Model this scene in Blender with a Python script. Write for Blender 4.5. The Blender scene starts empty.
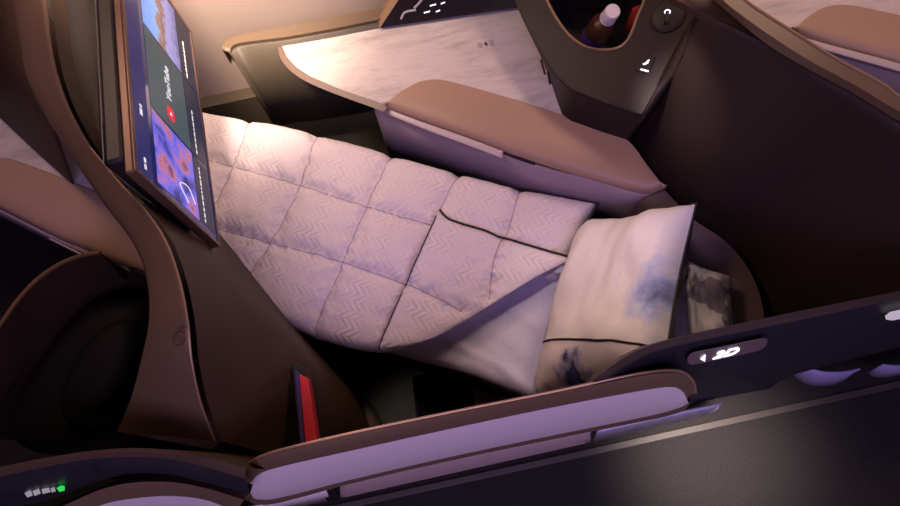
import bpy, bmesh, math, random
from mathutils import Vector, Matrix, noise
random.seed(4)
# ------------------------------------------------------------------ camera
FPX, HC = 600.0, 2.35
TILT = math.atan(256/600); ROLL = math.atan(55/250)
_X = Vector((1,0,0)); _U = Vector((0,math.cos(TILT),math.sin(TILT))); FWD = Vector((0,math.sin(TILT),-math.cos(TILT)))
RT = _X*math.cos(ROLL)-_U*math.sin(ROLL); UP = _X*math.sin(ROLL)+_U*math.cos(ROLL)
CAM = Vector((0,0,HC))
cd = bpy.data.cameras.new('camera'); cam = bpy.data.objects.new('camera', cd)
bpy.context.scene.collection.objects.link(cam)
cd.lens = 24; cd.sensor_width = 36; cd.clip_start = .02
M3 = Matrix((RT, UP, -FWD)).transposed()
cam.matrix_world = Matrix.Translation(CAM) @ M3.to_4x4()
bpy.context.scene.camera = cam
# ------------------------------------------------------------------ world, lights, exposure
sc = bpy.context.scene
w = bpy.data.worlds.new('world'); sc.world = w; w.use_nodes = True
w.node_tree.nodes['Background'].inputs[0].default_value = (.32,.20,.30,1)
w.node_tree.nodes['Background'].inputs[1].default_value = .03
def light(name, kind, loc, target, energy, color, size=.5, size_y=None, spot=60, blend=.6):
    l = bpy.data.lights.new(name, kind); o = bpy.data.objects.new(name, l); sc.collection.objects.link(o)
    l.energy = energy; l.color = color; o.location = loc
    o.rotation_euler = (Vector(target)-Vector(loc)).to_track_quat('-Z','Y').to_euler()
    if kind == 'AREA':
        l.size = size
        l.spread = math.radians(spot if spot != 60 else 180)
        if size_y: l.shape = 'RECTANGLE'; l.size_y = size_y
    elif kind == 'SPOT': l.spot_size = math.radians(spot); l.spot_blend = blend; l.shadow_soft_size = size
    else: l.shadow_soft_size = size
    return o
light('window_wash', 'AREA', (-.62,1.55,1.6), (-.5,1.78,.6), 4.2, (1,.74,.54), .3, spot=110)
light('sidewall_wash', 'SPOT', (-.55,1.30,1.5), (-.72,1.9,.55), 85, (1,.75,.56), .06, spot=85, blend=1)
light('cabin_wash_warm', 'AREA', (-1.0,2.0,2.5), (-.35,1.0,.5), 25, (1,.62,.46), .6, .9)
light('rear_warm_fill', 'AREA', (1.35,1.75,2.3), (1.15,1.0,1.0), 16, (1,.66,.45), .4, .5)  # unseen warm fill, added to brighten the rear shell rim
light('footwell_fill', 'SPOT', (-.34,.36,.42), (-.27,.30,0), 5.0, (1,.86,.7), .03, spot=70, blend=1)  # unseen fill spot, added to lift the dark carpet by the bed
light('cabin_wash_violet', 'AREA', (.1,-.9,2.9), (.1,.7,.5), 33, (.66,.46,.94), 2.2, .6)
light('aisle_wash', 'AREA', (.0,-1.5,1.2), (0,.1,.9), 9, (.86,.66,1), 3.0, .5)
light('reading_light', 'SPOT', (.55,1.05,1.9), (.40,.46,.6), 21, (1,.76,.68), .04, spot=33, blend=.8)
light('wall_light', 'SPOT', (.45,.95,1.25), (.80,.95,.85), 9, (1,.80,.76), .03, spot=42, blend=1)
light('aisle_light', 'SPOT', (.72,.04,.45), (.76,.0,0), 30.0, (1,.84,.76), .05, spot=100, blend=1)
sc.view_settings.view_transform = 'Standard'; sc.view_settings.look = 'None'
sc.view_settings.exposure = 0.0; sc.view_settings.gamma = 1; sc.view_settings.use_curve_mapping = False
# ------------------------------------------------------------------ helpers
def ray(x, y): return FWD*FPX + RT*(x-450) + UP*(253-y)
def P(x, y, z):
    d = ray(x,y); return CAM + d*((z-HC)/d.z)
def on_plane(x, y, p0, n, off=0):
    d = ray(x,y); return CAM + d*((p0-CAM).dot(n)/d.dot(n)) + n*off
def crom(pts, n):
    pts = [Vector(p) for p in pts]
    if len(pts) == 2: return [pts[0].lerp(pts[1], i/n) for i in range(n+1)]
    L = [0]
    for a, b in zip(pts, pts[1:]): L.append(L[-1]+max((b-a).length,1e-6))
    out = []
    for k in range(n+1):
        s = L[-1]*k/n; i = 0
        while i < len(pts)-2 and s > L[i+1]: i += 1
        t = (s-L[i])/(L[i+1]-L[i])
        p1, p2 = pts[i], pts[i+1]; h = L[i+1]-L[i]
        def tang(j):
            if j == 0: return (pts[1]-pts[0])/(L[1]-L[0])
            if j == len(pts)-1: return (pts[-1]-pts[-2])/(L[-1]-L[-2])
            return (pts[j+1]-pts[j-1])/(L[j+1]-L[j-1])
        m1, m2 = tang(i)*h, tang(i+1)*h
        out.append(p1*(2*t**3-3*t**2+1)+m1*(t**3-2*t**2+t)+p2*(-2*t**3+3*t**2)+m2*(t**3-t**2))
    return out
def pp(lst, z=None): return [P(a[0], a[1], a[2] if len(a) > 2 else z) for a in lst]
def down(pts, z): return [Vector((p.x,p.y,z)) for p in pts]
def obj(name, bm, m, parent=None, smooth=True, ang=40):
    me = bpy.data.meshes.new(name); bmesh.ops.recalc_face_normals(bm, faces=bm.faces) if smooth != 'keep' else None
    bm.to_mesh(me); bm.free()
    if m: me.materials.append(m)
    for p in me.polygons: p.use_smooth = True
    me.set_sharp_from_angle(angle=math.radians(ang))
    o = bpy.data.objects.new(name, me); sc.collection.objects.link(o)
    if parent: o.parent = parent; o.matrix_parent_inverse = parent.matrix_world.inverted()
    return o
def tag(o, label, cat, group=None):
    o['label'] = label; o['category'] = cat
    if group: o['group'] = group
    return o
def thing(name, loc, label, cat, group=None):
    o = bpy.data.objects.new(name, None); sc.collection.objects.link(o); o.location = loc
    o.empty_display_size = .05
    bpy.context.view_layer.update()
    return tag(o, label, cat, group)
def struct(o): o['kind'] = 'structure'; return o
def grid_bm(rows, uv=True, bm=None, close=False):
    bm = bm or bmesh.new(); l = bm.loops.layers.uv.verify() if uv else None
    V = [[bm.verts.new(p) for p in r] for r in rows]; nr, nc = len(rows), len(rows[0])
    for i in range(nr-1):
        for j in range(nc-1 if not close else nc):
            k = (j+1) % nc
            f = bm.faces.new((V[i][j],V[i][k],V[i+1][k],V[i+1][j]))
            if uv:
                for lp, (a,b) in zip(f.loops, ((j,i),(j+1,i),(j+1,i+1),(j,i+1))): lp[l].uv = (a/(nc-1), b/(nr-1))
    return bm
def solid(o, t, off=-1, bevel=0):
    m = o.modifiers.new('solid','SOLIDIFY'); m.thickness = t; m.offset = off
    if bevel: bev(o, bevel)
    return o
def bev(o, wd, seg=3):
    b = o.modifiers.new('bevel','BEVEL'); b.width = wd; b.segments = seg; b.limit_method = 'ANGLE'; b.angle_limit = math.radians(35)
    b.harden_normals = False
    return o
def loft(name, rows, m, parent, n=40, thick=0, off=-1, bevel=0):
    rr = [crom(r, n) for r in rows]
    o = obj(name, grid_bm(rr), m, parent)
    if thick: solid(o, thick, off, bevel)
    return o
def prism(name, pts, vec, m, parent=None, bevel=0, seg=3):
    bm = bmesh.new(); a = [bm.verts.new(p) for p in pts]; b = [bm.verts.new(p+vec) for p in pts]
    bm.faces.new(a); bm.faces.new(list(reversed(b)))
    for i in range(len(a)):
        j = (i+1) % len(a); bm.faces.new((a[i],b[i],b[j],a[j]))
    o = obj(name, bm, m, parent)
    if bevel: bev(o, bevel, seg)
    return o
def box(name, lo, hi, m, parent=None, bevel=0):
    return prism(name, [Vector((lo[0],lo[1],lo[2])),Vector((hi[0],lo[1],lo[2])),Vector((hi[0],hi[1],lo[2])),Vector((lo[0],hi[1],lo[2]))], Vector((0,0,hi[2]-lo[2])), m, parent, bevel)
def tube(name, pts, r, m, parent=None, n=60, seg=8, closed=False, flat=1):
    c = crom(pts, n) if n else [Vector(p) for p in pts]; rows = []
    for i, p in enumerate(c):
        t = (c[min(i+1,len(c)-1)]-c[max(i-1,0)]).normalized()
        a = t.orthogonal() if not i else (a0-t*a0.dot(t))
        a.normalize(); a0 = a; b = t.cross(a)
        rr = r(i/(len(c)-1)) if callable(r) else r
        rows.append([p+(a*math.cos(k*2*math.pi/seg)+b*math.sin(k*2*math.pi/seg))*rr for k in range(seg)])
    bm = grid_bm(rows, False, close=True)
    if not closed:
        for s in (0, -1):
            vs = [bm.verts[k if s == 0 else len(bm.verts)-seg+k] for k in range(seg)] if bm.verts.ensure_lookup_table() is None else []
            try: bm.faces.new(vs)
            except Exception: pass
    return obj(name, bm, m, parent)
def lathe(name, prof, M, m, parent=None, seg=32):
    rows = [[M @ Vector((r*math.cos(k*2*math.pi/seg), r*math.sin(k*2*math.pi/seg), z)) for k in range(seg)] for r, z in prof]
    return obj(name, grid_bm(rows, False, close=True), m, parent)
def frame_mat(o, x, y):   # matrix from origin and x, y axis
    x = x.normalized(); z = x.cross(y).normalized(); y = z.cross(x)
    m = Matrix((x,y,z)).transposed().to_4x4(); m.translation = o; return m
def text(name, s, M, size, m, parent, depth=.0004, shear=0, sx=1):
    c = bpy.data.curves.new(name,'FONT'); c.body = s; c.size = size; c.extrude = depth; c.align_x = 'CENTER'; c.align_y = 'CENTER'; c.shear = shear
    c.offset = size*.012
    t = bpy.data.objects.new(name, c); sc.collection.objects.link(t)
    dg = bpy.context.evaluated_depsgraph_get(); me = bpy.data.meshes.new_from_object(t.evaluated_get(dg))
    bpy.data.objects.remove(t)
    for v in me.vertices: v.co.x *= sx
    me.transform(M); me.materials.clear(); me.materials.append(m)
    o = bpy.data.objects.new(name, me); sc.collection.objects.link(o)
    o.parent = parent; o.matrix_parent_inverse = parent.matrix_world.inverted()
    return o
# ------------------------------------------------------------------ materials
def mat(name, col, rough=.45, metal=0, spec=.5, coat=0, emis=None, es=0, sheen=0):
    m = bpy.data.materials.new(name); m.use_nodes = True; b = m.node_tree.nodes['Principled BSDF']
    b.inputs['Base Color'].default_value = (*col,1); b.inputs['Roughness'].default_value = rough
    b.inputs['Metallic'].default_value = metal; b.inputs['Specular IOR Level'].default_value = spec
    b.inputs['Coat Weight'].default_value = coat; b.inputs['Sheen Weight'].default_value = sheen
    if emis: b.inputs['Emission Color'].default_value = (*emis,1); b.inputs['Emission Strength'].default_value = es
    return m
def nd(m, t, **kw):
    n = m.node_tree.nodes.new(t)
    for k, v in kw.items(): setattr(n, k, v)
    return n
def lk(m, a, b): m.node_tree.links.new(a, b)
def math_n(m, op, a, b=None, c=None):
    n = nd(m,'ShaderNodeMath', operation=op)
    for i, v in enumerate((a,b,c)):
        if v is None: continue
        if isinstance(v,(int,float)): n.inputs[i].default_value = v
        else: lk(m, v, n.inputs[i])
    return n.outputs[0]
def bump(m, h, strength=.3, dist=.002):
    b = nd(m,'ShaderNodeBump'); b.inputs['Strength'].default_value = strength; b.inputs['Distance'].default_value = dist
    lk(m, h, b.inputs['Height']); lk(m, b.outputs[0], m.node_tree.nodes['Principled BSDF'].inputs['Normal'])
def noise_n(m, scale, detail=4, vec=None, rough=.55):
    n = nd(m,'ShaderNodeTexNoise'); n.inputs['Scale'].default_value = scale; n.inputs['Detail'].default_value = detail; n.inputs['Roughness'].default_value = rough
    if vec is None:
        t = nd(m,'ShaderNodeTexCoord'); vec = t.outputs['Object']
    lk(m, vec, n.inputs['Vector']); return n
def ramp(m, fac, stops):
    r = nd(m,'ShaderNodeValToRGB'); e = r.color_ramp.elements
    while len(e) < len(stops): e.new(.5)
    for q, (p, c) in zip(e, stops): q.position = p; q.color = (*c,1)
    lk(m, fac, r.inputs[0]); return r.outputs[0]
def grain(m, scale=900, strength=.08):
    bump(m, noise_n(m, scale, 2).outputs[0], strength, .0005); return m
BR = grain(mat('brown_shell_leather', (.058,.033,.022), .55, spec=.2))
BRL = grain(mat('taupe_rim', (.125,.078,.05), .42, spec=.4))
BRONZE = mat('bronze_trim', (.36,.235,.13), .38, metal=.4)
TAN = grain(mat('tan_leather', (.42,.275,.20), .45, spec=.5), 700, .12)
MAUVE = grain(mat('mauve_shell', (.36,.27,.31), .45), 700, .06)
LILAC = mat('pale_lilac_lacquer', (.70,.59,.66), .35)
LIP = mat('pale_lip', (.55,.46,.48), .35)
OLIVE = mat('dark_olive_panel', (.085,.07,.05), .5)
DARK = mat('near_black', (.008,.006,.007), .5)
CHAR = mat('charcoal_plastic', (.03,.025,.03), .4)
NAVY = mat('navy_door_lacquer', (.016,.014,.022), .45, spec=.35)
TOWER = grain(mat('dark_plum_panel', (.018,.011,.013), .45, spec=.35), 800, .05)
BLK = mat('black_piping', (.012,.01,.02), .6)
BEIGE = mat('cabin_sidewall_beige', (.50,.40,.36), .6)
WHITE_E = mat('lit_white', (.8,.8,.8), .4, emis=(.95,.93,1), es=1.6)
WHITE_T = mat('screen_white', (.8,.8,.8), .4, emis=(.85,.88,1), es=.75)
CAPW = mat('white_cap', (.72,.66,.70), .4)
RED = mat('red_card', (.62,.03,.05), .35)
SEATB = grain(mat('black_seat_leather', (.004,.003,.003), .7, spec=.15), 500, .1)
CARPET = mat('dark_carpet', (.03,.026,.03), .95)
n = noise_n(CARPET, 220, 6, rough=.8); lk(CARPET, ramp(CARPET, n.outputs[0], [(.35,(.005,.004,.004)),(.5,(.014,.012,.012)),(.68,(.045,.038,.036))]), CARPET.node_tree.nodes['Principled BSDF'].inputs['Base Color'])
bump(CARPET, n.outputs[0], .6, .004)
MARBLE = mat('white_marble', (.7,.66,.66), .3)
tc = nd(MARBLE,'ShaderNodeTexCoord'); mp = nd(MARBLE,'ShaderNodeMapping'); mp.inputs['Rotation'].default_value = (0,0,math.radians(32)); mp.inputs['Scale'].default_value = (3,14,3)
lk(MARBLE, tc.outputs['Object'], mp.inputs[0]); n = noise_n(MARBLE, 1.6, 10, mp.outputs[0], .7)
lk(MARBLE, ramp(MARBLE, n.outputs[0], [(.3,(.42,.37,.37)),(.46,(.60,.54,.53)),(.56,(.68,.62,.60)),(.7,(.54,.48,.48))]), MARBLE.node_tree.nodes['Principled BSDF'].inputs['Base Color'])
SHEET = mat('lilac_white_sheet', (.68,.65,.93), .75, sheen=.2)
bump(SHEET, noise_n(SHEET, 9, 5).outputs[0], .35, .02)
def quilt_mat():
    m = mat('quilt_satin', (.67,.58,.63), .52, sheen=.15)
    uv = nd(m,'ShaderNodeUVMap').outputs[0]; s = nd(m,'ShaderNodeSeparateXYZ'); lk(m, uv, s.inputs[0])
    # uv are metres along the bed; a chevron weave
    tri = math_n(m,'PINGPONG', s.outputs[1], .028)
    a = math_n(m,'ADD', math_n(m,'MULTIPLY', tri, 1.15), s.outputs[0])
    wv = math_n(m,'SINE', math_n(m,'MULTIPLY', a, 2*math.pi/.025))
    fade = noise_n(m, 14, 2, uv)
    h = math_n(m,'MULTIPLY', wv, math_n(m,'MAXIMUM', math_n(m,'ADD', math_n(m,'MULTIPLY', fade.outputs[0], 3.6), -1.4), .05))
    n2 = noise_n(m, 60, 3, uv)
    hh = math_n(m,'ADD', math_n(m,'MULTIPLY', h, .8), math_n(m,'MULTIPLY', n2.outputs[0], .9))
    bump(m, hh, .42, .003)
    mx = ramp(m, math_n(m,'ADD', math_n(m,'MULTIPLY', h, .5), .5), [(0,(.68,.60,.64)),(1,(.82,.74,.79))])
    lk(m, mx, m.node_tree.nodes['Principled BSDF'].inputs['Base Color']); return m
QUILT = quilt_mat()
def pillow_mat():
    m = mat('pillow_cotton', (.8,.74,.76), .8)
    uv = nd(m,'ShaderNodeUVMap').outputs[0]; s = nd(m,'ShaderNodeSeparateXYZ'); lk(m, uv, s.inputs[0])
    u, v = s.outputs[0], s.outputs[1]
    n = noise_n(m, 3.6, 5, uv, .55)
    # watercolour blot centred in the lower head-side part and dark patches in the hem band
    d = math_n(m,'SQRT', math_n(m,'ADD', math_n(m,'POWER', math_n(m,'MULTIPLY', math_n(m,'SUBTRACT', u, .93), 1.2), 2), math_n(m,'POWER', math_n(m,'MULTIPLY', math_n(m,'SUBTRACT', v, .60), 1.3), 2)))
    k = math_n(m,'SUBTRACT', math_n(m,'MULTIPLY', n.outputs[0], .85), math_n(m,'MULTIPLY', d, .9))
    c1 = ramp(m, k, [(.16,(.80,.74,.76)),(.30,(.50,.53,.80)),(.38,(.30,.34,.66)),(.52,(.05,.06,.2))])
    hb = math_n(m,'MULTIPLY', math_n(m,'GREATER_THAN', math_n(m,'SUBTRACT', v, math_n(m,'MULTIPLY', u, .16)), .745), 1.0)
    k2 = math_n(m,'ADD', n.outputs[0], math_n(m,'MULTIPLY', math_n(m,'SUBTRACT', v, .93), 1.3))
    c2 = ramp(m, k2, [(.50,(.80,.70,.73)),(.56,(.45,.42,.62)),(.61,(.05,.05,.18)),(.72,(.16,.19,.5))])
    mix = nd(m,'ShaderNodeMix', data_type='RGBA'); lk(m, hb, mix.inputs['Factor']); lk(m, c1, mix.inputs['A']); lk(m, c2, mix.inputs['B'])
    lk(m, mix.outputs['Result'], m.node_tree.nodes['Principled BSDF'].inputs['Base Color'])
    bump(m, noise_n(m, 5, 4, uv).outputs[0], .5, .01); return m
PILLOW = pillow_mat()
# ------------------------------------------------------------------ the cabin setting
struct(box('floor', (-3.2,-1.6,-.05), (3.4,2.0,0), CARPET))
struct(box('wall_window', (-3.2,1.90,.0), (3.4,1.96,2.3), BEIGE))
struct(box('trim_1', (-3.2,.095,.0), (3.4,.118,.006), mat('seat_rail_cover', (.06,.05,.045), .6), bevel=.002))
struct(box('baseboard_window', (-3.2,1.84,.0), (3.4,1.90,.24), OLIVE, bevel=.004))
# ------------------------------------------------------------------ side consoles (table + armrest), one per suite
def console(dx, dy, labels, group, lip_end=False):
    D = Vector((dx,dy,0))
    def q(l, z=None): return [p+D for p in pp(l, z)]
    t = thing('side_console', q([(470,120,0)])[0], labels, 'side table', group)
    inner = [(281,39),(376,22),(430,13),(505,-1),(560,-12),(575,40),(590,112),(628,140),(600,150),(520,130),(440,112),(386,105),(378,102),(340,89),(310,76),(296,67),(287,57),(282,47)]
    prism('marble_top', q(inner, .68), Vector((0,0,-.022)), MARBLE, t, .002)
    e_in = [(283,38),(282,47),(287,57),(296,67),(310,76),(340,89),(378,102),(387,107)]
    e_out = [(279,39),(278,49),(282,61),(292,72),(307,82),(338,95),(374,108),(384,112)]
    loft('edge_trim', [q(e_in,.683), q(e_in[:1]+e_in[1:],.684), q(e_out,.676), q(e_out,.66), down(q(e_in,.64),.64)], mat_trim, t)
    r_in = [(229,52),(233,45),(245,42),(284,37),(330,29),(376,20),(430,11),(520,-6)]
    r_out = [(222,50),(224,42),(236,36),(284,27),(330,18),(376,9),(430,-2),(520,-20)]
    loft('rear_rail', [down(q(r_in,.71),.66), q(r_in,.71), q(r_out,.712), down(q(r_out,.712),.64)], mat_rail, t, 60, .004)
    ro = q(r_in,.71)
    loft('footwell_panel', [down(ro,.70), down(ro,.45), down(ro,.22)], OLIVE, t, 40, .012)
    # armrest lid
    rear = [(385,105),(389,101),(400,92),(420,81),(440,79),(470,86),(515,99),(560,113),(600,127),(628,140),(648,166),(664,187)]
    front = [(384,107),(388,110),(400,114),(420,121),(440,128),(470,139),(505,152),(550,167),(590,179),(625,189),(650,194),(665,189)]
    A, B = q(rear,.690), q(front,.655)
    def lay(f, z): return [Vector((a.x+(b.x-a.x)*f, a.y+(b.y-a.y)*f, z)) for a, b in zip(A,B)]
    loft('armrest_lid', [lay(.0,.676), lay(.004,.687), lay(.02,.690), lay(.35,.692), lay(.66,.690), lay(.80,.686), lay(.90,.680), lay(.97,.671), lay(1.0,.655), lay(.985,.648)], TAN, t, 70)
    tp = q([(375,106),(400,115),(440,129),(470,140),(505,153),(550,168),(600,180),(640,192),(663,190)], .650)
    loft('side_panel', [tp, down(tp,.5), down(tp,.28)], MAUVE, t, 50, .01)
    end = [q([(375,106,.65)])[0], q([(384,103,.65)])[0], q([(384,103,.65)])[0]+Vector((.1,.12,0))]
    loft('end_panel', [end, down(end,.28)], OLIVE, t, 10, .008)
    if lip_end: l0 = q([(503,151),(550,167),(600,181)], .655); l1 = q([(503,160),(550,177),(600,191)], .62)
    else: l0 = q([(386,108),(420,121),(460,135),(503,151)], .662); l1 = q([(386,112),(420,126),(460,141),(503,157)], .652)
    loft('lip', [l0, l1, down(l1,.645)], LIP, t, 30, .006)
    lt = q([(504,152),(520,158),(535,163)], .652)
    loft('latch', [lt, [p+Vector((0,-.006,-.008)) for p in lt]], NAVY, t, 8, .006)
    return t
mat_trim = mat('warm_bronze_edge', (.17,.115,.10), .45)
mat_rail = mat('bronze_rail', (.15,.105,.07), .45)
con = console(0, 0, 'marble topped side console with tan armrest lid alongside the made bed', 'side consoles')
console(-1.53, .07, 'partly hidden marble side console and tan armrest left of the monitor, in front suite', 'side consoles', True)
console(1.40, -.06, 'marble side console and tan armrest in the top right corner, behind the curved shell', 'side consoles')
# wireless charging mark
mk = thing('charging_mark', P(486,44,.681), 'small black wireless charging symbol printed on the marble table', 'symbol')
c0 = P(486,44,.6812); ex = (P(496,42,.6812)-c0).normalized(); ey = Vector((-ex.y,ex.x,0)); MK = frame_mat(c0, ex, ey)
prism('lightning_bolt', [MK @ Vector((x*.015,y*.014,0)) for x,y in ((.1,1),(-.5,-.15),(-.05,-.05),(-.15,-1),(.5,.2),(.05,.1))], Vector((0,0,.0006)), DARK, mk)
for s in (-1,1):
    for rr in (.019,.028):
        tube('wave', [MK @ Vector((s*rr*math.cos(a), rr*.62*math.sin(a), .0004)) for a in (-.8,-.3,.3,.8)], .0008, DARK, mk, 12, 5)
# ------------------------------------------------------------------ bed
bed = thing('lie_flat_bed', P(450,300,0), 'lie-flat bed under pale sheets with dark cushion edge and curved mauve head bolster', 'bed')
def slab(name, outline, z0, z1, m, parent, bv=.02): return prism(name, pp(outline, z1), Vector((0,0,z0-z1)), m, parent, bv, 4)
o_m = [(150,100),(205,122),(400,166),(600,215),(660,232),(705,258),(728,300),(738,345),(690,385),(610,420),(560,408),(535,401),(470,375),(380,350),(300,322),(205,262),(150,235)]
slab('seat_cushion', [(x, y+5 if y > 240 else y) for x, y in o_m], .36, .47, SEATB, bed)
def sheet_surface():
    top = crom(pp([(150,100),(205,122),(400,166),(600,215),(650,230),(690,250),(715,285),(722,330)], .5), 90)
    bot = crom(pp([(150,235),(205,262),(300,322),(380,350),(470,375),(535,400),(590,415),(660,400)], .5), 90)
    rows = []
    for i in range(61):
        v = i/60; r = []
        for a, b in zip(top, bot):
            p = a.lerp(b, v); e = min(v,1-v)*(a-b).length
            z = .5 - .045*math.exp(-(e/.012)) + .010*noise.noise(Vector((p.x*5,p.y*5,3))) + .006*noise.noise(Vector((p.x*17+p.y*9,p.y*6-p.x*4,1)))
            wv = noise.noise(Vector((p.x*3+p.y*2, p.y*3, 8)))
            z += .007*max(0, 1-abs(wv)*9)
            r.append(Vector((p.x,p.y,z)))
        rows.append(r)
    o = obj('fitted_sheet', grid_bm(rows), SHEET, bed, ang=80); solid(o, .03); return o
sheet_surface()
# bolster around the head
bo = [(664,189),(694,219),(722,238),(740,256),(754,278),(763,305),(766,335)]
bi = [(640,200),(668,232),(694,252),(713,270),(726,292),(733,318),(735,345)]
OB, IB = pp(bo,.66), pp(bi,.64)
def lb(f, dz): return [a.lerp(b,f)+Vector((0,0,dz)) for a,b in zip(OB,IB)]
BOL = grain(mat('bolster_leather', (.15,.105,.12), .5, spec=.3))
loft('head_bolster', [lb(-.05,-.02), lb(.02,0), lb(.4,.006), lb(.8,.0), lb(.95,-.015), lb(1.0,-.05), lb(1.02,-.2)], BOL, bed, 60, .01)
box('seat_base', (.12,.36,.0), (.62,.80,.35), CHAR, bed, .01)
bx = slab('base_side_panel', [(470,372),(560,403),(560,440),(475,412)], .02, .34, BRL, bed, .01)
lg = slab('seat_leg', [(412,376),(440,370),(442,412),(416,418)], .0, .30, mat('navy_leg', (.006,.006,.018), .8, spec=.1), bed, .006)
# ------------------------------------------------------------------ quilt
QZ = .545
q_top = [(160,100),(205,112),(300,130),(400,157),(500,184),(560,196),(597,204)]
q_bot = [(160,242),(205,262),(240,298),(300,331),(378,351),(440,334),(500,298),(545,272),(567,258)]
seams_px = [[(110,140),(210,162),(301,187),(368,209),(435,227),(500,245),(560,262)],[(110,205),(220,231),(270,244),(344,264),(408,286),(470,310)],
 [(250,118),(235,168),(205,225),(190,250)],[(319,130),(301,187),(272,245),(240,292),(230,310)],[(395,150),(368,207),(344,264),(320,320),(312,345)],[(463,168),(440,212),(408,286),(385,345)],[(521,185),(508,232),(480,310)]]
seams = [crom(pp(s, QZ), 40) for s in seams_px]
def seg_d(p, line):
    best = 9
    for a, b in zip(line, line[1:]):
        abx, aby = b.x-a.x, b.y-a.y; L = abx*abx+aby*aby
        t = 0 if L < 1e-12 else max(0,min(1,((p.x-a.x)*abx+(p.y-a.y)*aby)/L))
        d = math.hypot(p.x-a.x-abx*t, p.y-a.y-aby*t)
        if d < best: best = d
    return best
bd = (P(597,204,QZ)-P(205,112,QZ)).normalized(); bn = Vector((-bd.y,bd.x,0))
def quilt_sheet(name, top, bot, z0, parent, nu, nv, sm, roll=0, puff=.026, drop=.035):
    T, B = crom(top, nu), crom(bot, nu); rows = []
    edge = [T, B, [T[0],B[0]], [T[-1],B[-1]]]
    for i in range(nv+1):
        v = i/nv; r = []
        for a, b in zip(T,B):
            p = a.lerp(b, v)
            d = min(seg_d(p, s) for s in sm); e = min(seg_d(p, T), seg_d(p, B), seg_d(p, edge[3]))
            z = z0 + puff*(1-math.exp(-d/.022)) - drop*math.exp(-(e/.011)) + puff*.3*(1-math.exp(-e/.05))
            q = Vector((p.dot(bd)*26, p.dot(bn)*26, z0*40))
            z += ((.012*math.exp(-d/.035)+.002))*noise.noise(q) + (.010*math.exp(-d/.022))*noise.noise(q*2.3)
            z += .008*noise.noise(Vector((p.x*4,p.y*4,z0*10)))
            if roll: z += roll*math.exp(-seg_d(p, B)/.03)
            r.append(Vector((p.x,p.y,z)))
        rows.append(r)
    bm = bmesh.new(); l = bm.loops.layers.uv.verify(); V = [[bm.verts.new(p) for p in r] for r in rows]
    for i in range(nv):
        for j in range(nu):
            if (rows[i][j]-rows[i+1][j]).length < 1e-5 and (rows[i][j+1]-rows[i+1][j+1]).length < 1e-5: continue
            f = bm.faces.new((V[i][j],V[i+1][j],V[i+1][j+1],V[i][j+1]))
            for lp in f.loops: lp[l].uv = (lp.vert.co.dot(bd), lp.vert.co.dot(bn))
    o = obj(name, bm, QUILT, parent, ang=180); solid(o, .02)
    return o, rows
quilt = thing('quilt', P(350,230,.5), 'pale quilted blanket with chevron weave, one corner folded back, lying over the bed', 'quilt')
_, R = quilt_sheet('cover', pp(q_top,QZ), pp(q_bot,QZ), QZ, quilt, 230, 90, seams)
FZ = QZ+.036
f_top = [(440,211),(449,220),(485,232),(530,247),(567,258)]
f_bot = [(379,350),(410,346),(440,336),(500,300),(540,276),(568,262)]
fs = [crom(pp(s, FZ), 30) for s in ([(503,236),(494,262),(489,300)],[(405,284),(432,296),(462,312)])]
_, R2 = quilt_sheet('folded_corner', pp(f_top,FZ), pp(f_bot,FZ), FZ, quilt, 110, 70, fs, roll=.002, puff=.018, drop=.010)
SEAM = mat('quilt_seam_thread', (.36,.28,.33), .8)
from mathutils.kdtree import KDTree
def stitched(lines, grid, poly_test):
    kd = KDTree(len(grid)*len(grid[0])); flat = [p for r in grid for p in r]
    for i, p in enumerate(flat): kd.insert((p.x,p.y,0), i)
    kd.balance()
    for ln in lines:
        pts = []
        for q in crom(ln, 90):
            co, idx, dist = kd.find((q.x,q.y,0))
            if dist < .009: 
                ks = kd.find_n((q.x,q.y,0), 4); pts.append(Vector((q.x,q.y,sum(flat[k[1]].z for k in ks)/4+.0012)))
        if len(pts) > 4: tube('seam', pts, 0.0013, SEAM, poly_test, 0, 5)
stitched(seams, R, quilt); stitched(fs, R2, quilt)
up = Vector((0,0,.006))
tube('piping', [r[0]+up*.4 for r in reversed(R2)][::6], .0018, BLK, quilt, 60)
tube('piping', [p+up for p in R2[0][::6]]+[R2[0][-1]+up], .0038, BLK, quilt, 120)
tube('piping', [r[-1]+Vector((.003,-.001,.012)) for r in R][::6], .0045, BLK, quilt, 40)
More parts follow.
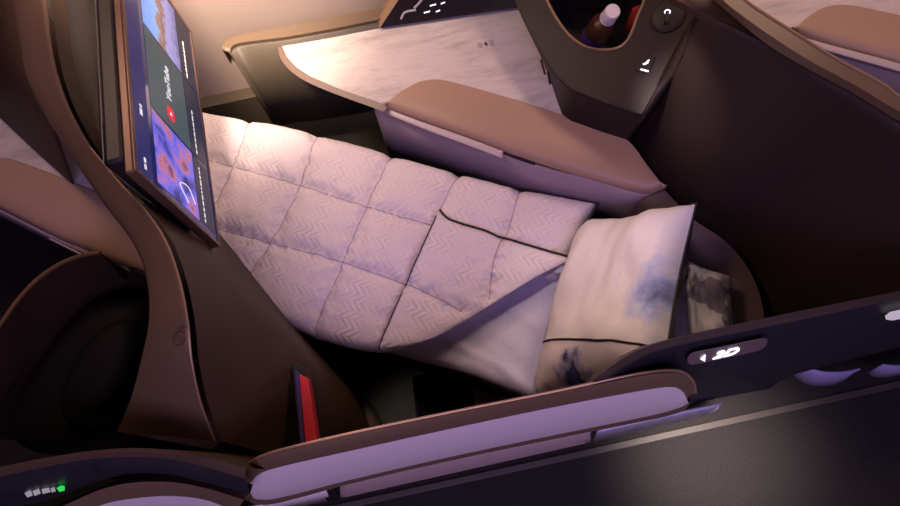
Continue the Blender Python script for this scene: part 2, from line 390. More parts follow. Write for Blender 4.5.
# ------------------------------------------------------------------ pillows
def pillow(name, corners, th, m, label, nu=48, pinch=.10, pipe=None, hem=None, seed=0, group=None):
    c00, c10, c11, c01 = [P(*c) for c in corners]
    t = thing(name, (c00+c10+c11+c01)/4-Vector((0,0,th)), label, 'pillow', group)
    nrm = ((c10-c00).cross(c01-c00)).normalized()
    if nrm.z < 0: nrm = -nrm
    cen = (c00+c10+c11+c01)/4
    def S(u, v, s):
        a, b = 2*u-1, 2*v-1
        ua = u; va = v
        p = c00*(1-ua)*(1-va)+c10*ua*(1-va)+c11*ua*va+c01*(1-ua)*va
        k = pinch*((1-a*a)*b*b+(1-b*b)*a*a)      # sides drawn in between the corners
        p = p.lerp(cen, k*.55)
        w_ = 0; hgt = th*(max(0,(1-a**4))*max(0,(1-b**4)))**.55
        w_ = noise.noise(Vector((u*3+seed,v*3,0)))*.022+noise.noise(Vector((u*9+seed,v*6,4)))*.007
        return p + nrm*s*(hgt+ (w_ if hgt > .01 else 0)*min(1,hgt/.04))
    for s, nm, mm in ((1,'front',m),(-1,'back',CHAR)):
        obj(nm, grid_bm([[S(j/nu,i/nu,s) for j in range(nu+1)] for i in range(nu+1)]), mm, t, ang=180)
    if pipe: 
        loop = [S(i/24,0,0) for i in range(24)]+[S(1,i/24,0) for i in range(24)]+[S(1-i/24,1,0) for i in range(24)]+[S(0,1-i/24,0) for i in range(25)]
        tube('piping', loop, pipe, BLK, t, 0, 8)
    if hem is not None: tube('hem_cord', [S(i/20,hem+.16*(i/20),1)+nrm*.001 for i in range(1,20)], .003, BLK, t, 40, 6)
    return t, S
pillow('pillow', [(584,224,.57),(697,203,.80),(664,374,.80),(533,402,.56)], .105, PILLOW, 'large white pillow with blue watercolour print and black cord, on the bed', hem=.74, pipe=.004, pinch=.11)
PATT = mat('grey_print_cotton', (.5,.46,.5), .8)
nn = noise_n(PATT, 7, 3); lk(PATT, ramp(PATT, nn.outputs[0], [(.49,(.16,.14,.19)),(.51,(.50,.45,.47))]), PATT.node_tree.nodes['Principled BSDF'].inputs['Base Color'])
pillow('pillow', [(684,258,.66),(730,276,.71),(736,345,.69),(690,372,.64)], .055, PATT, 'smaller grey and white printed pillow tucked behind the large white pillow', seed=9, pinch=.1)
# ------------------------------------------------------------------ storage tower with bottle
tw = thing('storage_tower', P(600,100,.0), 'dark plum storage tower with open bottle cubby beside the marble table', 'cabinet')
A0, B0, C0 = P(516,0,.84), P(575,91,.80), P(697,13,.98)
TN = (B0-A0).cross(C0-A0).normalized()
if TN.z < 0: TN = -TN
def T(x, y, off=0): return on_plane(x, y, A0, TN, off)
out = crom([Vector((a,b,0)) for a,b in [(497,-40),(516,0),(530,30),(546,58),(558,76),(570,87),(590,96),(615,105),(642,114)]], 30)
outl = [(p.x,p.y) for p in out]+[(697,13),(724,-40)]
cub = crom([Vector((a,b,0)) for a,b in [(556,-40),(541,-18),(547,0),(557,19),(569,35),(584,46),(604,50),(620,47),(629,38),(637,18),(645,-2),(650,-20),(640,-40)]], 48)
bm = bmesh.new(); e = []
for lp in ([T(*p) for p in outl], [T(p.x,p.y) for p in cub]):
    vs = [bm.verts.new(p) for p in lp]; e += [bm.edges.new((vs[i],vs[(i+1)%len(vs)])) for i in range(len(vs))]
bmesh.ops.triangle_fill(bm, use_beauty=True, edges=e)
PNX = 1
pn = obj('control_panel', bm, TOWER, tw, ang=20)
sk = [T(*p) for p in outl[:31]]
seam = [p+Vector((0,0,-.010)) for p in sk]
loft('seam_strip', [sk, seam], DARK, tw, 60, .003)
tube('seam_shadow_gap', [p+Vector((0,0,-.004)) for p in sk], .004, DARK, tw, 80, 6)
body = [P(a,b,.690) for a,b in [(500,-40),(521,12),(534,40),(545,64),(553,86),(560,106),(566,118),(580,124),(602,132),(628,140)]]
loft('tower_side', [seam, [a.lerp(b,.1) for a,b in zip(seam, crom(body,30))], crom(body,30), down(crom(body,30),.5)], TOWER, tw, 60)
tube('cubby_rim', [T(p.x,p.y,.001) for p in cub], .0045, BRONZE, tw, 80)
cv = [T(p.x,p.y) for p in cub]; cv.append(cv[0].copy())
loft('cubby_liner', [cv, down(cv,.78), down(cv,.72)], DARK, tw, 60)
prism('cubby_floor', down(cv[:-1],.735), Vector((0,0,-.01)), DARK, tw)
def tdisc(name, cx, cy, r, off, m, h=.003, ring=False):
    c = T(cx,cy,off); M = frame_mat(c, T(cx+5,cy,off)-c, T(cx,cy-5,off)-c)
    pr = [(0,h),(r*.9,h),(r,0),(0,0)] if not ring else [(r*.8,0),(r*.86,h),(r*.96,h),(r,0)]
    return lathe(name, pr, M, m, tw), M
tdisc('headphone_socket', 668,16,.050,.001, mat('socket_bezel',(.03,.022,.022),.25),.004, True)
_, MS = tdisc('socket_well', 668,16,.042,.0055, DARK,.001)
tube('socket_symbol', [MS @ Vector((.008*math.sin(a)-.002, .006*math.cos(a)+.008, .004)) for a in (-2.3,-1.4,-.5,.5,1.4,2.3)], .0016, WHITE_E, tw, 24, 6)
loft('socket_tongue', [[MS@Vector((-.006,-.004,.002)),MS@Vector((.006,-.004,.002))],[MS@Vector((-.007,-.028,.004)),MS@Vector((.007,-.028,.004))]], TOWER, tw, 4, .003)
def tplate(name, pts, off, th, m, b=0): return prism(name, [T(x,y,off) for x,y in pts], TN*th, m, tw, b)
tplate('recline_button', [(641,55),(653,53),(656,57),(650,72),(646,74),(636,71),(635,67)], .0005,.003, mat('button_black',(.012,.01,.012),.3), .001)
tplate('button_icon', [(641,69),(649,71),(648.6,72.5),(640.4,70.5)], .004,.0006, WHITE_E)
tplate('button_icon', [(643,64),(646,63),(648,60.5),(650,60),(648.5,63.5),(646,65),(643.5,65.5)], .004,.0006, WHITE_E)
for a,b,c,d in ((541,60,545,74),(548,72,550,84)):
    sA = P(a,b,.735); sB = P(c,d,.735)
    tube('side_slot', [sA, sB], .004, DARK, tw, 4, 6)
# bottle
b0, b1 = P(596,34,.80), P(613,11,.965)
ax = (b1-b0).normalized(); L = (b1-b0).length
MB_ = frame_mat(b0, ax.orthogonal(), ax.cross(ax.orthogonal()))
bt = thing('bottle', b0, 'small dark amber drink bottle with white screw cap standing in the tower cubby', 'bottle')
GL = mat('dark_amber_glass', (.10,.045,.02), .12, spec=.8, coat=.6)
lathe('bottle_body', [(0,-.04),(.036,-.04),(.040,-.03),(.041,L*.25),(.039,L*.42),(.031,L*.58),(.020,L*.70),(.0165,L*.86),(0,L*.86)], MB_, GL, bt)
lathe('bottle_label', [(.0405,-.03),(.0415,-.02),(.0418,L*.10),(.0415,L*.13)], MB_, mat('label_violet',(.12,.05,.30),.5), bt)
lathe('bottle_cap', [(.020,L*.70),(.0245,L*.705),(.0245,L*.73),(.0230,L*.74),(.0232,L*.98),(.0205,L*1.0),(0,L*1.0)], MB_, CAPW, bt)
rp = crom([T(637,-2,-.05),T(641,8,-.06),T(634,24,-.09)], 10)
o = obj('pouch', grid_bm([[p+Vector((0,0,0)) for p in rp],[p+Vector((-.012,.004,-.01)) for p in rp],[p+Vector((-.02,0,-.09)) for p in rp]]), mat('red_fabric',(.35,.012,.012),.7)); solid(o,.012)
tag(o, 'dark red fabric pouch tucked in the cubby to the right of the bottle', 'pouch')
# ------------------------------------------------------------------ seat control unit
hs = thing('seat_control_unit', P(440,10,.69), 'bronze and black wedge control unit with lit white icons, back of the marble table', 'control panel')
f0, f1 = P(380,28,.692), P(516,8,.692)
nrm = (f1-f0).cross(Vector((0,0,1))).normalized()
if nrm.y > 0: nrm = -nrm
g0, g1 = P(404,-10,.80), P(540,-30,.80)
HN = (f1-f0).cross(g0-f0).normalized()
if HN.y > 0: HN = -HN
def HP(x, y, off=0): return on_plane(x, y, f0, HN, off)
face = [HP(380,28),HP(516,8),HP(530,-30),HP(408,-14)]
prism('black_face', face, -HN*.006, mat('gloss_black',(.02,.017,.022),.22), hs, .001)
bk = [f0+Vector((-.03,.01,0)), f0, HP(408,-14), HP(408,-14)+Vector((-.05,.03,0))]
prism('bronze_cheek', [P(376,24,.692), f0, HP(409,-16,.001), HP(402,-22,-.02)], -HN*.05, BRONZE, hs, .001)
prism('housing', [p-HN*.007 for p in face], -HN*.06+Vector((0,0,0)), OLIVE, hs, .003)
def hplate(name, pts, m): prism(name, [HP(x,y,.0006) for x,y in pts], HN*.0012, m, hs)
GREYI = mat('icon_grey',(.3,.25,.26),.4,emis=(.6,.5,.55),es=.25)
tube('remote_icon', [HP(*p) for p in ((401,19),(404,13),(409,11),(416,10))], .004, GREYI, hs, 16, 6)
tube('remote_icon', [HP(*p) for p in ((414,8),(419,3),(423,-2))], .004, GREYI, hs, 12, 6)
for x, y, wd in ((427,12,3),(433,5,3),(438,11,2),(443,3,2),(432,-3,3),(448,-4,2)):
    tube('lit_icon', [HP(x-wd,y+.8), HP(x+wd,y-.8)], .0022, WHITE_E, hs, 3, 6)
hplate('card_slot', [(472,-2),(489,-4),(490,-12),(473,-10)], DARK)
# ------------------------------------------------------------------ shell behind the bed head
sh = thing('seat_shell', Vector((.95,.6,0)), 'tall dark brown curved shell with bronze rim wrapping the head of the bed', 'partition', 'seat shells')
base = pp([(628,140),(665,189),(692,219),(722,238),(740,256),(754,278),(765,305)], .60)+[Vector((.90,.24,.6)), Vector((.90,.19,.6))]
rin = pp([(697,13,1.16),(725,25,1.2),(748,36,1.2),(768,46,1.2),(808,70,1.2),(856,96,1.2),(900,124,1.2)])+[Vector((1.12,.36,1.2)), Vector((1.14,.20,1.2))]
n = 60; BB, TT = crom(base,n), crom(rin,n)
def mix(f, dx): return [a.lerp(b,f)+Vector((dx,0,0)) for a,b in zip(BB,TT)]
loft('inner_wall', [down(BB,.30), BB, mix(.35,.03), mix(.7,.03), mix(.95,.005), TT], mat('dark_umber_wall',(.030,.019,.017),.55,spec=.3), sh, 60, .008, 1)
edge_c = [P(628,140,.60), T(642.5,114.5,-.001), T(670,62,-.001), T(697,13,-.001)]
loft('wall_return', [[edge_c[0]-Vector((0,0,.1))]+edge_c, [BB[0]-Vector((-.01,0,.1)), BB[0], mix(.35,.03)[0], mix(.7,.03)[0], TT[0]]], bpy.data.materials['dark_umber_wall'], sh, 40, .006, 1)
ri = pp([(690,-26),(714,0),(738,21),(768,45),(808,69),(856,95),(900,122)],1.22)+[Vector((1.13,.36,1.22)), Vector((1.15,.20,1.22))]
rm = pp([(700,-30),(722,-1),(744,17),(774,38),(812,62),(860,88),(902,113)],1.245)+[Vector((1.15,.36,1.24)), Vector((1.17,.20,1.24))]
rt = pp([(722,-30),(743,-1),(764,14),(786,28),(832,57),(880,83),(904,100)],1.25)+[Vector((1.18,.36,1.25)), Vector((1.20,.20,1.25))]
loft('rim', [ri, rm, rt, [p+Vector((.012,.010,-.012)) for p in rt], down([p+Vector((.02,.015,0)) for p in rt],.2)], BRL, sh, 60)
tube('rim_highlight_strip', [p+Vector((.002,.0,.0)) for p in rt], .0035, BRONZE, sh, 60)
wing = pp([(668,-4),(668,-40),(700,-40),(714,0),(738,21),(768,46),(745,34),(710,18)],1.19)
prism('wing_plate', wing, Vector((0,0,-.02)), BR, sh, .003)
# ------------------------------------------------------------------ aisle wall: pill panel
pw = thing('aisle_panel', Vector((0,.16,0)), 'long low aisle partition with rounded pale lilac panel in a brown frame', 'partition')
def pill(outer, inner, zo, zi, parent, mi, back=.03):
    """outer/inner closed px loops with heights"""
    O = [P(x,y,z) for x,y,z in outer]; I = [P(x,y,z) for x,y,z in inner]
    return O, I
PT = [(246,478),(256,466),(275,458),(350,441),(450,419),(560,395),(640,380),(672,377),(686,383),(690,394)]       # frame front top edge
PI = [(249,485),(258,475),(276,468),(350,451),(450,429),(560,406),(640,391),(670,387),(682,391),(687,399)]       # lilac top edge
PK = [(244,474),(252,462),(272,453),(350,434),(450,413),(560,391),(640,374),(676,371),(692,380),(696,393)]       # rear top edge
PB = [(250,492),(256,499),(274,499),(350,480),(450,457),(560,434),(640,418),(666,412),(680,407),(687,402)]       # lilac bottom edge
zt = [1.02,1.14,1.20,1.22,1.22,1.22,1.21,1.18,1.10,1.0]; zi = [.96,1.06,1.12,1.14,1.14,1.14,1.13,1.10,1.03,.97]
zb = [.88,.80,.76,.74,.74,.74,.74,.76,.82,.90]
top_f = [P(x,y,z) for (x,y),z in zip(PT,zt)]; ins = [P(x,y,z) for (x,y),z in zip(PI,zi)]; bot = [P(x,y,z) for (x,y),z in zip(PB,zb)]
rear = [P(x,y,z+.005) for (x,y),z in zip(PK,zt)]
PTb = [(246,496),(254,504),(274,504),(350,484),(450,461),(560,438),(640,422),(668,416),(684,410),(691,402)]
bot_f = [P(x,y,z-.03) for (x,y),z in zip(PTb,zb)]
lip2 = [p+Vector((0,.012,.0)) for p in ins]
n = 80
loft('lilac_panel', [ins, [a.lerp(b,.12)+Vector((0,-.004,0)) for a,b in zip(ins,bot)], [a.lerp(b,.5)+Vector((0,-.007,0)) for a,b in zip(ins,bot)], [a.lerp(b,.9)+Vector((0,-.004,0)) for a,b in zip(ins,bot)], bot], LILAC, pw, n)
loft('frame', [[p+Vector((0,.012,-.35)) for p in rear], rear, [a.lerp(b,.5)+Vector((0,0,.008)) for a,b in zip(rear,top_f)], top_f, [a.lerp(b,.5)+Vector((0,-.002,-.004)) for a,b in zip(top_f,ins)], ins], BRL, pw, n)
tube('frame_edge_highlight', [p+Vector((0,.001,.001)) for p in rear], .0028, BRONZE, pw, 70)  # bronze tube drawn in for the orange light along the frame's top edge
loft('frame_end', [[P(244,474,1.02),P(240,484,1.0),P(241,494,.9),P(247,500,.85)],[P(249,484,.97),P(246,488,.94),P(248,493,.90),P(252,495,.86)]], BRL, pw, 12, .004)
loft('frame_bottom', [bot, bot_f, [p+Vector((0,.03,0)) for p in bot_f]], BRL, pw, n)
# core behind, and kick panels under
k1 = [P(x,y,z) for x,y,z in [(340,484,.66),(450,459,.66),(590,430,.66)]]; k2 = [P(x,y,z) for x,y,z in [(340,497,.10),(460,470,.10),(590,441,.10)]]
loft('kick_panel', [[p+Vector((0,0,.04)) for p in k1], k1, [a.lerp(b,.5) for a,b in zip(k1,k2)], k2, [p+Vector((0,.02,-.005)) for p in k2]], mat('rose_kick_panel',(.62,.44,.48),.4), pw, 30, .006)
tube('kick_edge', k2, .0035, LILAC, pw, 20)
k3 = [P(x,y,z) for x,y,z in [(596,431,.62),(650,419,.62),(716,405,.62)]]; k4 = [P(x,y,z) for x,y,z in [(593,440,.12),(650,427,.12),(712,412,.12),(718,407,.14)]]
loft('rear_kick_panel', [[p+Vector((0,0,.04)) for p in k3], k3, k4], mat('slate_kick_panel',(.45,.42,.62),.4), pw, 30, .006)
tube('kick_edge', k4, .004, LILAC, pw, 20)
k5 = [P(x,y,z) for x,y,z in [(246,507,.66),(300,494,.66),(326,488,.66)]]; k6 = [P(x,y,z) for x,y,z in [(236,517,.10),(300,505,.10),(330,499,.10)]]
loft('front_kick_panel', [k5, k6], mat('rose_kick_panel_front',(.62,.52,.58),.4), pw, 30, .006)
prism('latch_bracket', [P(*c) for c in [(318,488,.60),(331,486,.60),(341,498,.2),(328,503,.2)]], Vector((0,.012,0)), DARK, pw, .003)
cw = [(-.40,.19),(.38,.19)]
loft('core_wall', [[Vector((-.42,.185,1.12)),Vector((.30,.185,1.12))],[Vector((-.5,.185,.02)),Vector((.36,.185,.02))]], CHAR, pw, 4, .02)
# ------------------------------------------------------------------ aisle door with row sign
DRIM = mat('door_rim_brown',(.035,.02,.014),.5,spec=.3)
dr = thing('suite_door', Vector((.7,.2,0)), 'dark navy sliding suite door with lit 2D sign beside the pillow', 'door')
DT = [(588,389,1.20),(596,378,1.24),(606,370,1.25),(622,359,1.25),(645,347,1.25),(672,339,1.25),(705,331,1.25),(800,311,1.25),(900,291,1.25),(1000,271,1.25)]
DF = [(590,392,1.17),(598,383,1.22),(609,376,1.235),(625,366,1.235),(648,354,1.235),(676,346,1.235),(708,339,1.235),(800,320,1.235),(900,299,1.235),(1000,279,1.235)]
DM = [(640,396,.95),(650,394,.95),(660,392,.95),(675,389,.95),(690,384,.95),(710,378,.95),(740,371,.95),(815,354,.95),(900,333,.95),(1000,310,.95)]
DB = [(690,406,.62),(700,402,.62),(715,399,.62),(735,395,.62),(757,391,.62),(771,388,.62),(780,381,.62),(793,375,.62),(900,347,.62),(1000,323,.62)]
a, b, c, d = [pp(l) for l in (DT,DF,DM,DB)]
loft('top_rim', [[p+Vector((0,.012,-.06)) for p in a], a, [x.lerp(y,.5)+Vector((0,0,.004)) for x,y in zip(a,b)], b], DRIM, dr, 80)
loft('door_panel', [b, [x.lerp(y,.5)+Vector((0,.0,0)) for x,y in zip(b,c)], c, d, [p+Vector((0,.03,0)) for p in d]], NAVY, dr, 80)
loft('inner_face', [[p+Vector((0,.012,-.06)) for p in a], [p+Vector((0,.04,-.02)) for p in d]], CHAR, dr, 60)
p0 = (P(700,350,1.19)); pA = P(760,337,1.19); pB = P(712,372,1.0)
DN = (pA-p0).cross(pB-p0).normalized()
if DN.y > 0: DN = -DN
def DP(x, y, off=0): return on_plane(x, y, p0, DN, off)
sgn = [(688,351),(692,349),(755,336),(762,334.5),(766,336),(765,341),(760,346),(752,348.5),(700,359.5),(690,361.5),(686,359),(686,354)]
prism('sign_plate', [DP(x,y,.006) for x,y in sgn], DN*.002, mat('sign_mauve',(.13,.095,.10),.35), dr, .0008)
c = DP(725,349.2,.009); xa = DP(735,347,.009)-c; ya = DP(726,339,.009)-c
MT = frame_mat(c, xa, ya)
text('seat_number', '2D', MT, .062, mat('lit_number',(.9,.9,.9),.4,emis=(1,1,1),es=1.5), dr, .001, sx=.62)
prism('arrow', [DP(x,y,.009) for x,y in ((698.5,354.5),(703.5,350),(703,357))], DN*.001, WHITE_E, dr)
prism('sign_plate', [DP(x,y,.006) for x,y in ((883,313),(888,309),(915,303),(915,312),(890,317),(884,316))], DN*.002, mat('sign_lit',(.5,.45,.5),.35,emis=(.9,.8,.85),es=.35), dr, .0008)
prism('door_seam', [DP(x,y,.0025) for x,y in ((674.4,353),(675.4,353),(675.4,361),(674.4,361))], DN*.001, DARK, dr)
# pale kick pieces of the suite behind
for pts, lab in (([(793,373),(800,379),(812,384),(828,384),(842,380),(846,375)], 'pale lilac rounded kick plate low under the navy door, nearer of two'), ([(868,371),(873,375),(885,376),(910,371),(925,366)], 'pale lilac rounded kick plate at the right edge of the photo, farther of two')):
    bt_ = pp(pts,.16); tp_ = [Vector((p.x,p.y+.03,.34)) for p in bt_]
    tp_ = [bt_[0].lerp(bt_[-1], i/(len(bt_)-1))+Vector((0,.01,.16)) for i in range(len(bt_))]
    kp = thing('kick_plate', bt_[0]-Vector((0,0,.16)), lab, 'panel', 'pale kick plates')
    loft('plate', [[x.lerp(y,.42) for x,y in zip(tp_,bt_)], [x.lerp(y,.7) for x,y in zip(tp_,bt_)], bt_], mat('violet_kick',(.30,.26,.50),.4), kp, 30, .006)
    tube('pale_edge', bt_, .0045, LILAC, kp, 30)
# seat base of the suite behind, dark
rs = box('rear_suite_base', (.80,.22,0), (2.2,.60,.5), DARK, None, .02); tag(rs, 'dark seat base box standing under the right end of the navy door', 'box')
# ------------------------------------------------------------------ shell in front (left) with monitor
fsn = thing('seat_shell', Vector((-.6,.6,0)), 'tall brown curved shell of the front seat with flared rim, left of the monitor', 'partition', 'seat shells')
fl = [(5,-30),(13,0),(20,40),(27,78),(45,115),(74,160),(104,204),(133,243),(147,280),(149,320),(143,352),(132,395),(117,432)]
fr = [(40,-30),(46,0),(54,58),(68,104),(92,148),(122,184),(148,212),(168,243),(181,280),(189,320),(193,360),(202,402),(216,441)]
zl = [1.20]*10+[1.16,1.08,.98]; zr = [1.25]*10+[1.22,1.16,1.08]
LL = [P(x,y,z) for (x,y),z in zip(fl,zl)]; RR = [P(x,y,z) for (x,y),z in zip(fr,zr)]
loft('rim', [down(LL,.35), [p+Vector((-.0,0,-.03)) for p in LL], LL, [a.lerp(b,.15)+Vector((0,0,.008)) for a,b in zip(LL,RR)], [a.lerp(b,.5)+Vector((0,0,.012)) for a,b in zip(LL,RR)], [a.lerp(b,.93)+Vector((0,0,.008)) for a,b in zip(LL,RR)], RR], BRL, fsn, 90)
tube('rim_highlight_strip', [p+Vector((-.002,0,.003)) for p in RR[4:]], lambda t: .0022, BRONZE, fsn, 70)
RS = [p+Vector((.006,0,-.012)) for p in RR]
mid = [(76,-12,1.0),(78,0,1.0),(85,58,1.0),(96,104,1.0),(122,150,1.0),(150,186,1.0),(178,216,1.0),(208,250,1.02),(232,290,1.02),(248,330,1.0),(262,365,.98),(268,405,.96),(262,452,.95)]
edg = [(99,-6,.92),(101,4,.90),(110,58,.80),(122,104,.80),(150,150,.80),(178,186,.80),(200,222,.82),(230,262,.84),(262,305,.86),(296,345,.86),(320,380,.84),(328,415,.82),(318,455,.80)]
MD, ED = pp(mid), pp(edg)
loft('shell_body', [RS, [a.lerp(b,.25)+Vector((.0,0,-.02)) for a,b in zip(RS,MD)], MD, ED, [p+Vector((.005,0,-.05)) for p in ED], [Vector((p.x+.004,p.y,.62 if i < 7 else .05)) for i, p in enumerate(ED)]], BR, fsn, 90)
loft('recess_shade_sheet', [pp([(49,-25,1.16),(57,40,1.16),(69,98,1.16),(93,144,1.16),(120,178,1.16)]), pp([(70,-25,1.12),(77,40,1.12),(88,100,1.12),(104,148,1.12),(124,182,1.12)]), pp([(96,-22,1.03),(103,40,1.03),(110,100,1.03),(120,150,1.03),(130,184,1.03)])], DARK, fsn, 40, .004)  # near-black sheet added to give the recess beside the monitor its shade
cap = [P(240,462,1.12), P(250,456,.96)]
# little ring emblem
ec = P(181,338,1.26); EM = frame_mat(ec, Vector((1,0,.25)), Vector((0,1,0)))
tube('coat_hook_ring', [EM @ Vector((.014*math.cos(a), .014*math.sin(a), .004)) for a in [x*.55+.6 for x in range(10)]], .0022, BR, fsn, 40, 6)
# pocket with the red card
pk = [(296,368,.86),(316,396,.85),(322,446,.85)]
prism('pocket_mouth', [P(*c) for c in [(292,364,.925),(299,364,.925),(310,373,.925),(320,440,.925),(321,455,.925),(300,455,.925)]], Vector((0,0,-.03)), DARK, fsn, .002)
o = prism('safety_card', [P(*c) for c in [(299,374,.95),(308,378,.95),(318,446,.95),(306,450,.95)]], Vector((0,0,-.03)), RED, None, .002)
tag(o, 'bright red card standing in the pocket of the brown front shell', 'card')
o2 = prism('booklet', [P(*c) for c in [(295,370,.945),(299,373,.945),(306,450,.945),(301,450,.945)]], Vector((0,0,-.03)), mat('violet_booklet',(.05,.03,.16),.4), None, .001)
tag(o2, 'thin dark violet booklet beside the red card in the shell pocket', 'booklet')
ft = thing('storage_tower', P(20,120,.0), 'dark brown storage tower wall at the left edge, behind the curved shell rim', 'cabinet')
lo = pp([(-26,96,.692),(-13,107,.692),(0,118,.692),(34,150,.692),(72,184,.692)]); hi_ = pp([(-22,-10,1.2),(-8,-8,1.2),(9,-4,1.2),(24,50,1.2),(47,110,1.2)])
loft('tower_side', [down(lo,.3), lo, [a.lerp(b,.5) for a,b in zip(lo,hi_)], hi_], BR, ft, 30, .006)
# monitor
Z0 = .95
m0, m1 = P(220,247,Z0), P(191,32,Z0); mx = (m1-m0).normalized(); MH = .396; mz = Vector((0,0,1))
MN = mx.cross(mz).normalized()
if MN.x < 0: MN = -MN
MW = (m1-m0).length
mon = thing('monitor', m0+mx*MW/2, 'large bronze framed seat monitor showing video app thumbnails, mounted above the bed foot', 'monitor')
def Q(s, t, off=0): return m0 + mx*s + mz*t + MN*off      # metres along, metres up
def mrect(name, s0, s1, t0, t1, off, th, m, parent=mon, b=0): return prism(name, [Q(s0,t0,off),Q(s1,t0,off),Q(s1,t1,off),Q(s0,t1,off)], MN*th, m, parent, b)
mrect('frame', 0, MW, 0, MH, -.022, .020, BRONZE_D := mat('monitor_frame',(.14,.08,.055),.35,metal=.4), b=.004)
bz = .010
for r in ((0,MW,0,bz),(0,MW,MH-bz,MH),(0,bz,bz,MH-bz),(MW-bz,MW,bz,MH-bz)): mrect('bezel', r[0],r[1],r[2],r[3], -.002, .004, BRONZE_D, b=.001)
scr = mrect('screen', bz, MW-bz, bz, MH-bz, -.002, .0012, mat('screen_navy',(.005,.006,.02),.12,emis=(.012,.018,.09),es=1.0))
def emis(name, c, k=1): return mat(name, (.01,.01,.01), .4, spec=.25, emis=c, es=k)
S0, S1, T0, T1 = bz, MW-bz, bz, MH-bz
mt_ = lambda f: T1-(T1-T0)*f
mrect('menu_bar', S0, S1, mt_(.17), mt_(0), -.0006,.0004, emis('menu_blue',(.006,.012,.11)), scr)
def st(x, y):
    p = on_plane(x, y, m0, MN); d = p-m0; return d.dot(mx), d.z
sB, _ = st(172,130); sA, _ = st(163,49)
tiles = [(.035*MW, sB-.004), (sB+.004, sA-.004), (sA+.004, MW-bz-.01)]
def concert():
    m = emis('concert_photo',(.2,.2,.8)); n = noise_n(m, 13, 6)
    lk(m, ramp(m, n.outputs[0], [(.40,(.03,.02,.16)),(.50,(.13,.13,.75)),(.56,(.30,.16,.65)),(.63,(.55,.16,.22)),(.7,(.10,.04,.18))]), m.node_tree.nodes['Principled BSDF'].inputs['Emission Color']); return m
def temple():
    m = emis('skyline_photo',(.2,.2,.8)); tcn = nd(m,'ShaderNodeTexCoord'); s = nd(m,'ShaderNodeSeparateXYZ'); lk(m, tcn.outputs['Object'], s.inputs[0])
    n = noise_n(m, 45, 4); h = math_n(m,'ADD', s.outputs[2], math_n(m,'MULTIPLY', n.outputs[0], .10))
    lk(m, ramp(m, math_n(m,'MULTIPLY', math_n(m,'SUBTRACT', h, SKY0), 1/.22), [(.0,(.10,.08,.25)),(.24,(.35,.30,.62)),(.38,(.42,.38,.72)),(.46,(.30,.13,.12)),(.60,(.42,.25,.20)),(.64,(.30,.48,.95)),(1,(.16,.34,.9))]), m.node_tree.nodes['Principled BSDF'].inputs['Emission Color']); return m
SKY0 = 1.09
mrect('thumbnail', tiles[0][0], tiles[0][1], mt_(.74), mt_(.22), -.0004,.0004, concert(), scr)
mrect('thumbnail', tiles[1][0], tiles[1][1], mt_(.74), mt_(.22), -.0004,.0004, emis('tile_grey',(.055,.085,.10)), scr)
mrect('thumbnail', tiles[2][0], tiles[2][1], mt_(.74), mt_(.22), -.0004,.0004, temple(), scr)
for a_, b_ in tiles: mrect('caption_strip', a_, b_, mt_(.97), mt_(.75), -.0004,.0003, emis('caption_dark',(.022,.024,.045)), scr)
mc = (tiles[1][0]+tiles[1][1])/2; th_ = (mt_(.74)+mt_(.22))/2
MQ = frame_mat(Q(mc+.018,th_,.001), mx, mz)
text('logo_text', 'YouTube', MQ, .035, WHITE_T, scr, .0003, sx=.9)
lx = mc-.082; hw, hh = .020, .018
prism('logo_badge', [Q(lx+hw*x,th_+hh*y,.0005) for x,y in ((-1,.5),(-.7,1),(.7,1),(1,.5),(1,-.5),(.7,-1),(-.7,-1),(-1,-.5))], MN*.0005, emis('logo_red',(.85,.02,.06)), scr)
prism('logo_triangle', [Q(lx+x,th_+y,.0012) for x,y in ((-.005,.006),(-.005,-.006),(.007,0))], MN*.0003, WHITE_T, scr)
random.seed(3)
def words(s, t, length, h):
    x = s
    while x < s+length:
        wl = random.uniform(.006,.02); mrect('caption_text', x, min(x+wl,s+length), t, t+h, 0,.0004, WHITE_T, scr); x += wl+.005
for (a_, b_), ln in zip(tiles, (.17,.15,.14)):
    words(a_+.012, mt_(.84), ln, .006)
words(S0+.02, mt_(.10), .03, .008); words(st(146,120)[0], mt_(.105), .03, .010)
tube('artist_outline', [Q(.05,mt_(.60),.0006),Q(.085,mt_(.50),.0006),Q(.10,mt_(.62),.0006),Q(.065,mt_(.70),.0006)], .0012, WHITE_T, scr, 12, 4)
mrect('rear_housing', .035, MW-.05, .06, MH+.002, -.062, .040, mat('housing_dark',(.008,.006,.006),.5), b=.008)
tube('housing_edge_line', [Q(.035,.06,-.062),Q(.035,MH+.002,-.062),Q(MW-.05,MH+.002,-.062)], .0012, mat('silver_line',(.16,.15,.15),.5), mon, 0, 6)
mrect('mount_arm', MW*.35, MW*.6, -.03, .25, -.16, .085, CHAR, b=.01)
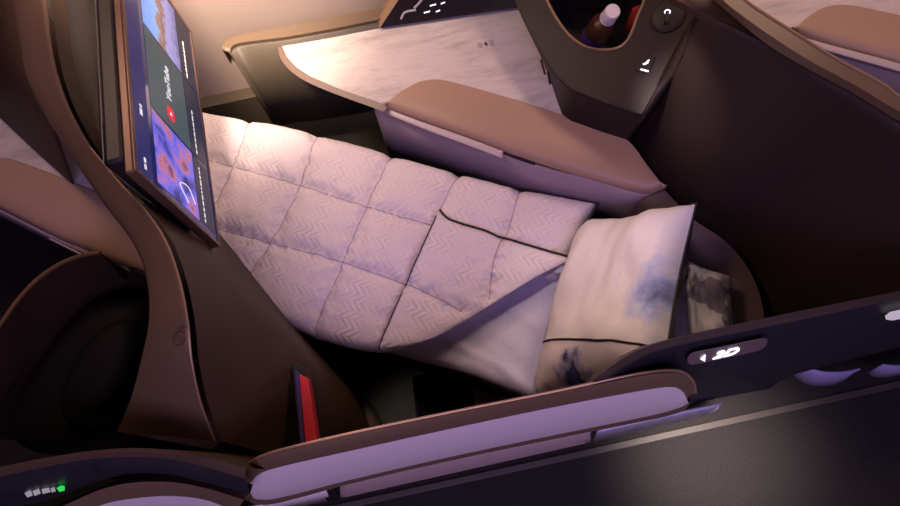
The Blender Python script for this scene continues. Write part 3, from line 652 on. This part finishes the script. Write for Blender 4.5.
# ------------------------------------------------------------------ front suite seat (upright)
fs_ = thing('upright_seat', Vector((-1.1,.5,0)), 'black upright seat with round bronze rimmed shell at the left edge', 'seat')
rimp = [(-70,430),(-40,375),(0,325),(18,300),(38,279),(62,263),(84,255),(100,253)]
rw = pp(rimp, .95)
tube('shell_rim', rw, .006, mat('dark_bronze_rim',(.30,.17,.08),.35,metal=.7), fs_, 60)
inn = pp([(-40,470),(-10,420),(24,365),(44,335),(68,310),(92,292),(112,284),(128,282)], .80)
loft('seat_shell_side', [down(rw,.4), rw, [a.lerp(b,.3)+Vector((0,0,.0)) for a,b in zip(rw,inn)], [a.lerp(b,.7)+Vector((0,0,.01)) for a,b in zip(rw,inn)], inn], mat('umber_leather',(.035,.02,.012),.45), fs_, 50)
def cushion(name, outline, z, h, m, parent, n=40):
    pts = crom(pp(outline+[outline[0]], z), n); cen = sum(pts, Vector())/len(pts)
    rows = []
    for f, dz in ((1.0,-.12),(1.0,-.03),(.96,0),(.85,h*.6),(.6,h),(.3,h*1.05),(.02,h*1.05)):
        rows.append([cen.lerp(p,f)+Vector((0,0,dz)) for p in pts])
    return obj(name, grid_bm(rows, False), m, parent, ang=80)
cushion('backrest', [(60,330),(90,300),(122,290),(140,300),(142,340),(128,390),(105,440),(60,455),(10,440),(20,390)], .78, .03, SEATB, fs_)
cushion('headrest', [(82,350),(110,322),(132,320),(134,350),(118,395),(90,425),(62,420),(64,385)], .84, .03, SEATB, fs_)
box('seat_pan', (-1.25,.32,.0), (-.72,.62,.5), SEATB, fs_, .03)
# ------------------------------------------------------------------ front suite aisle wall
fw = thing('aisle_panel', Vector((-.9,.2,0)), 'dark navy aisle partition with small green lit sign in the bottom left corner', 'partition')
FT = [(-60,482,1.25),(0,467,1.25),(50,457,1.25),(90,451,1.25),(130,448,1.25),(170,450,1.25),(205,457,1.25),(246,469,1.22)]
FF = [(-60,492,1.24),(0,477,1.24),(50,466,1.24),(90,459,1.24),(130,457,1.24),(170,459,1.24),(205,467,1.23),(246,479,1.20)]
FB = [(-60,530,1.0),(0,512,1.0),(50,499,1.0),(90,484,1.02),(130,474,1.04),(170,475,1.04),(205,483,1.04),(250,494,1.04)]
FG = [(-60,545,1.0),(0,528,1.0),(60,507,1.0),(100,490,1.02),(130,483,1.03),(170,482,1.03),(205,488,1.03),(244,500,1.03)]
FH = [(-60,560,.9),(0,545,.9),(60,520,.95),(105,504,.97),(130,499,.98),(170,496,.98),(205,500,.98),(238,512,.98)]
FI = [(-60,640,.5),(0,620,.5),(60,590,.5),(105,570,.5),(130,560,.5),(170,550,.5),(205,548,.5),(238,545,.5)]
FT,FF,FB,FG,FH,FI = [pp(l) for l in (FT,FF,FB,FG,FH,FI)]
loft('top_rim', [[p+Vector((0,.015,-.3)) for p in FT], FT, [x.lerp(y,.5)+Vector((0,0,.004)) for x,y in zip(FT,FF)], FF], BR, fw, 60)
loft('navy_face', [FF, FB, [p+Vector((0,.02,-.02)) for p in FB]], NAVY, fw, 60)
loft('frame', [[p+Vector((0,.015,-.03)) for p in FG], FG, [x.lerp(y,.5)+Vector((0,0,.006)) for x,y in zip(FG,FH)], FH], BRL, fw, 60)
loft('lilac_panel', [FH, FI, down(FI,.1)], LILAC, fw, 60)
f00 = FF[2]; FN = (FF[3]-FF[1]).cross(FB[2]-FF[2]).normalized()
if FN.y > 0: FN = -FN
pf = (FF[2]+FB[2])/2
def FP(x, y, off=.004): return on_plane(x, y, pf, FN, off)
SG = emis('sign_dim_white',(.75,.68,.8),.4)
for q_ in ([(25,491),(31,488),(33,493),(28,495)],[(33,489),(39,486.5),(41,491),(35,493.5)],[(42,487),(49,485.5),(51,489.5),(43,491.5)],[(51,486),(55,485),(56,489),(52,490)]):
    prism('sign_figure', [FP(*c) for c in q_], FN*.001, SG, fw)
prism('green_light', [FP(*c) for c in ((57,486),(61,483.5),(65,484),(65,488),(60,489.5))], FN*.001, emis('green',(.03,.75,.10),.9), fw)
prism('panel_seam', [FP(x,y,.003) for x,y in ((93,463),(94.5,463),(101,480),(99.5,480))], FN*.0008, DARK, fw)
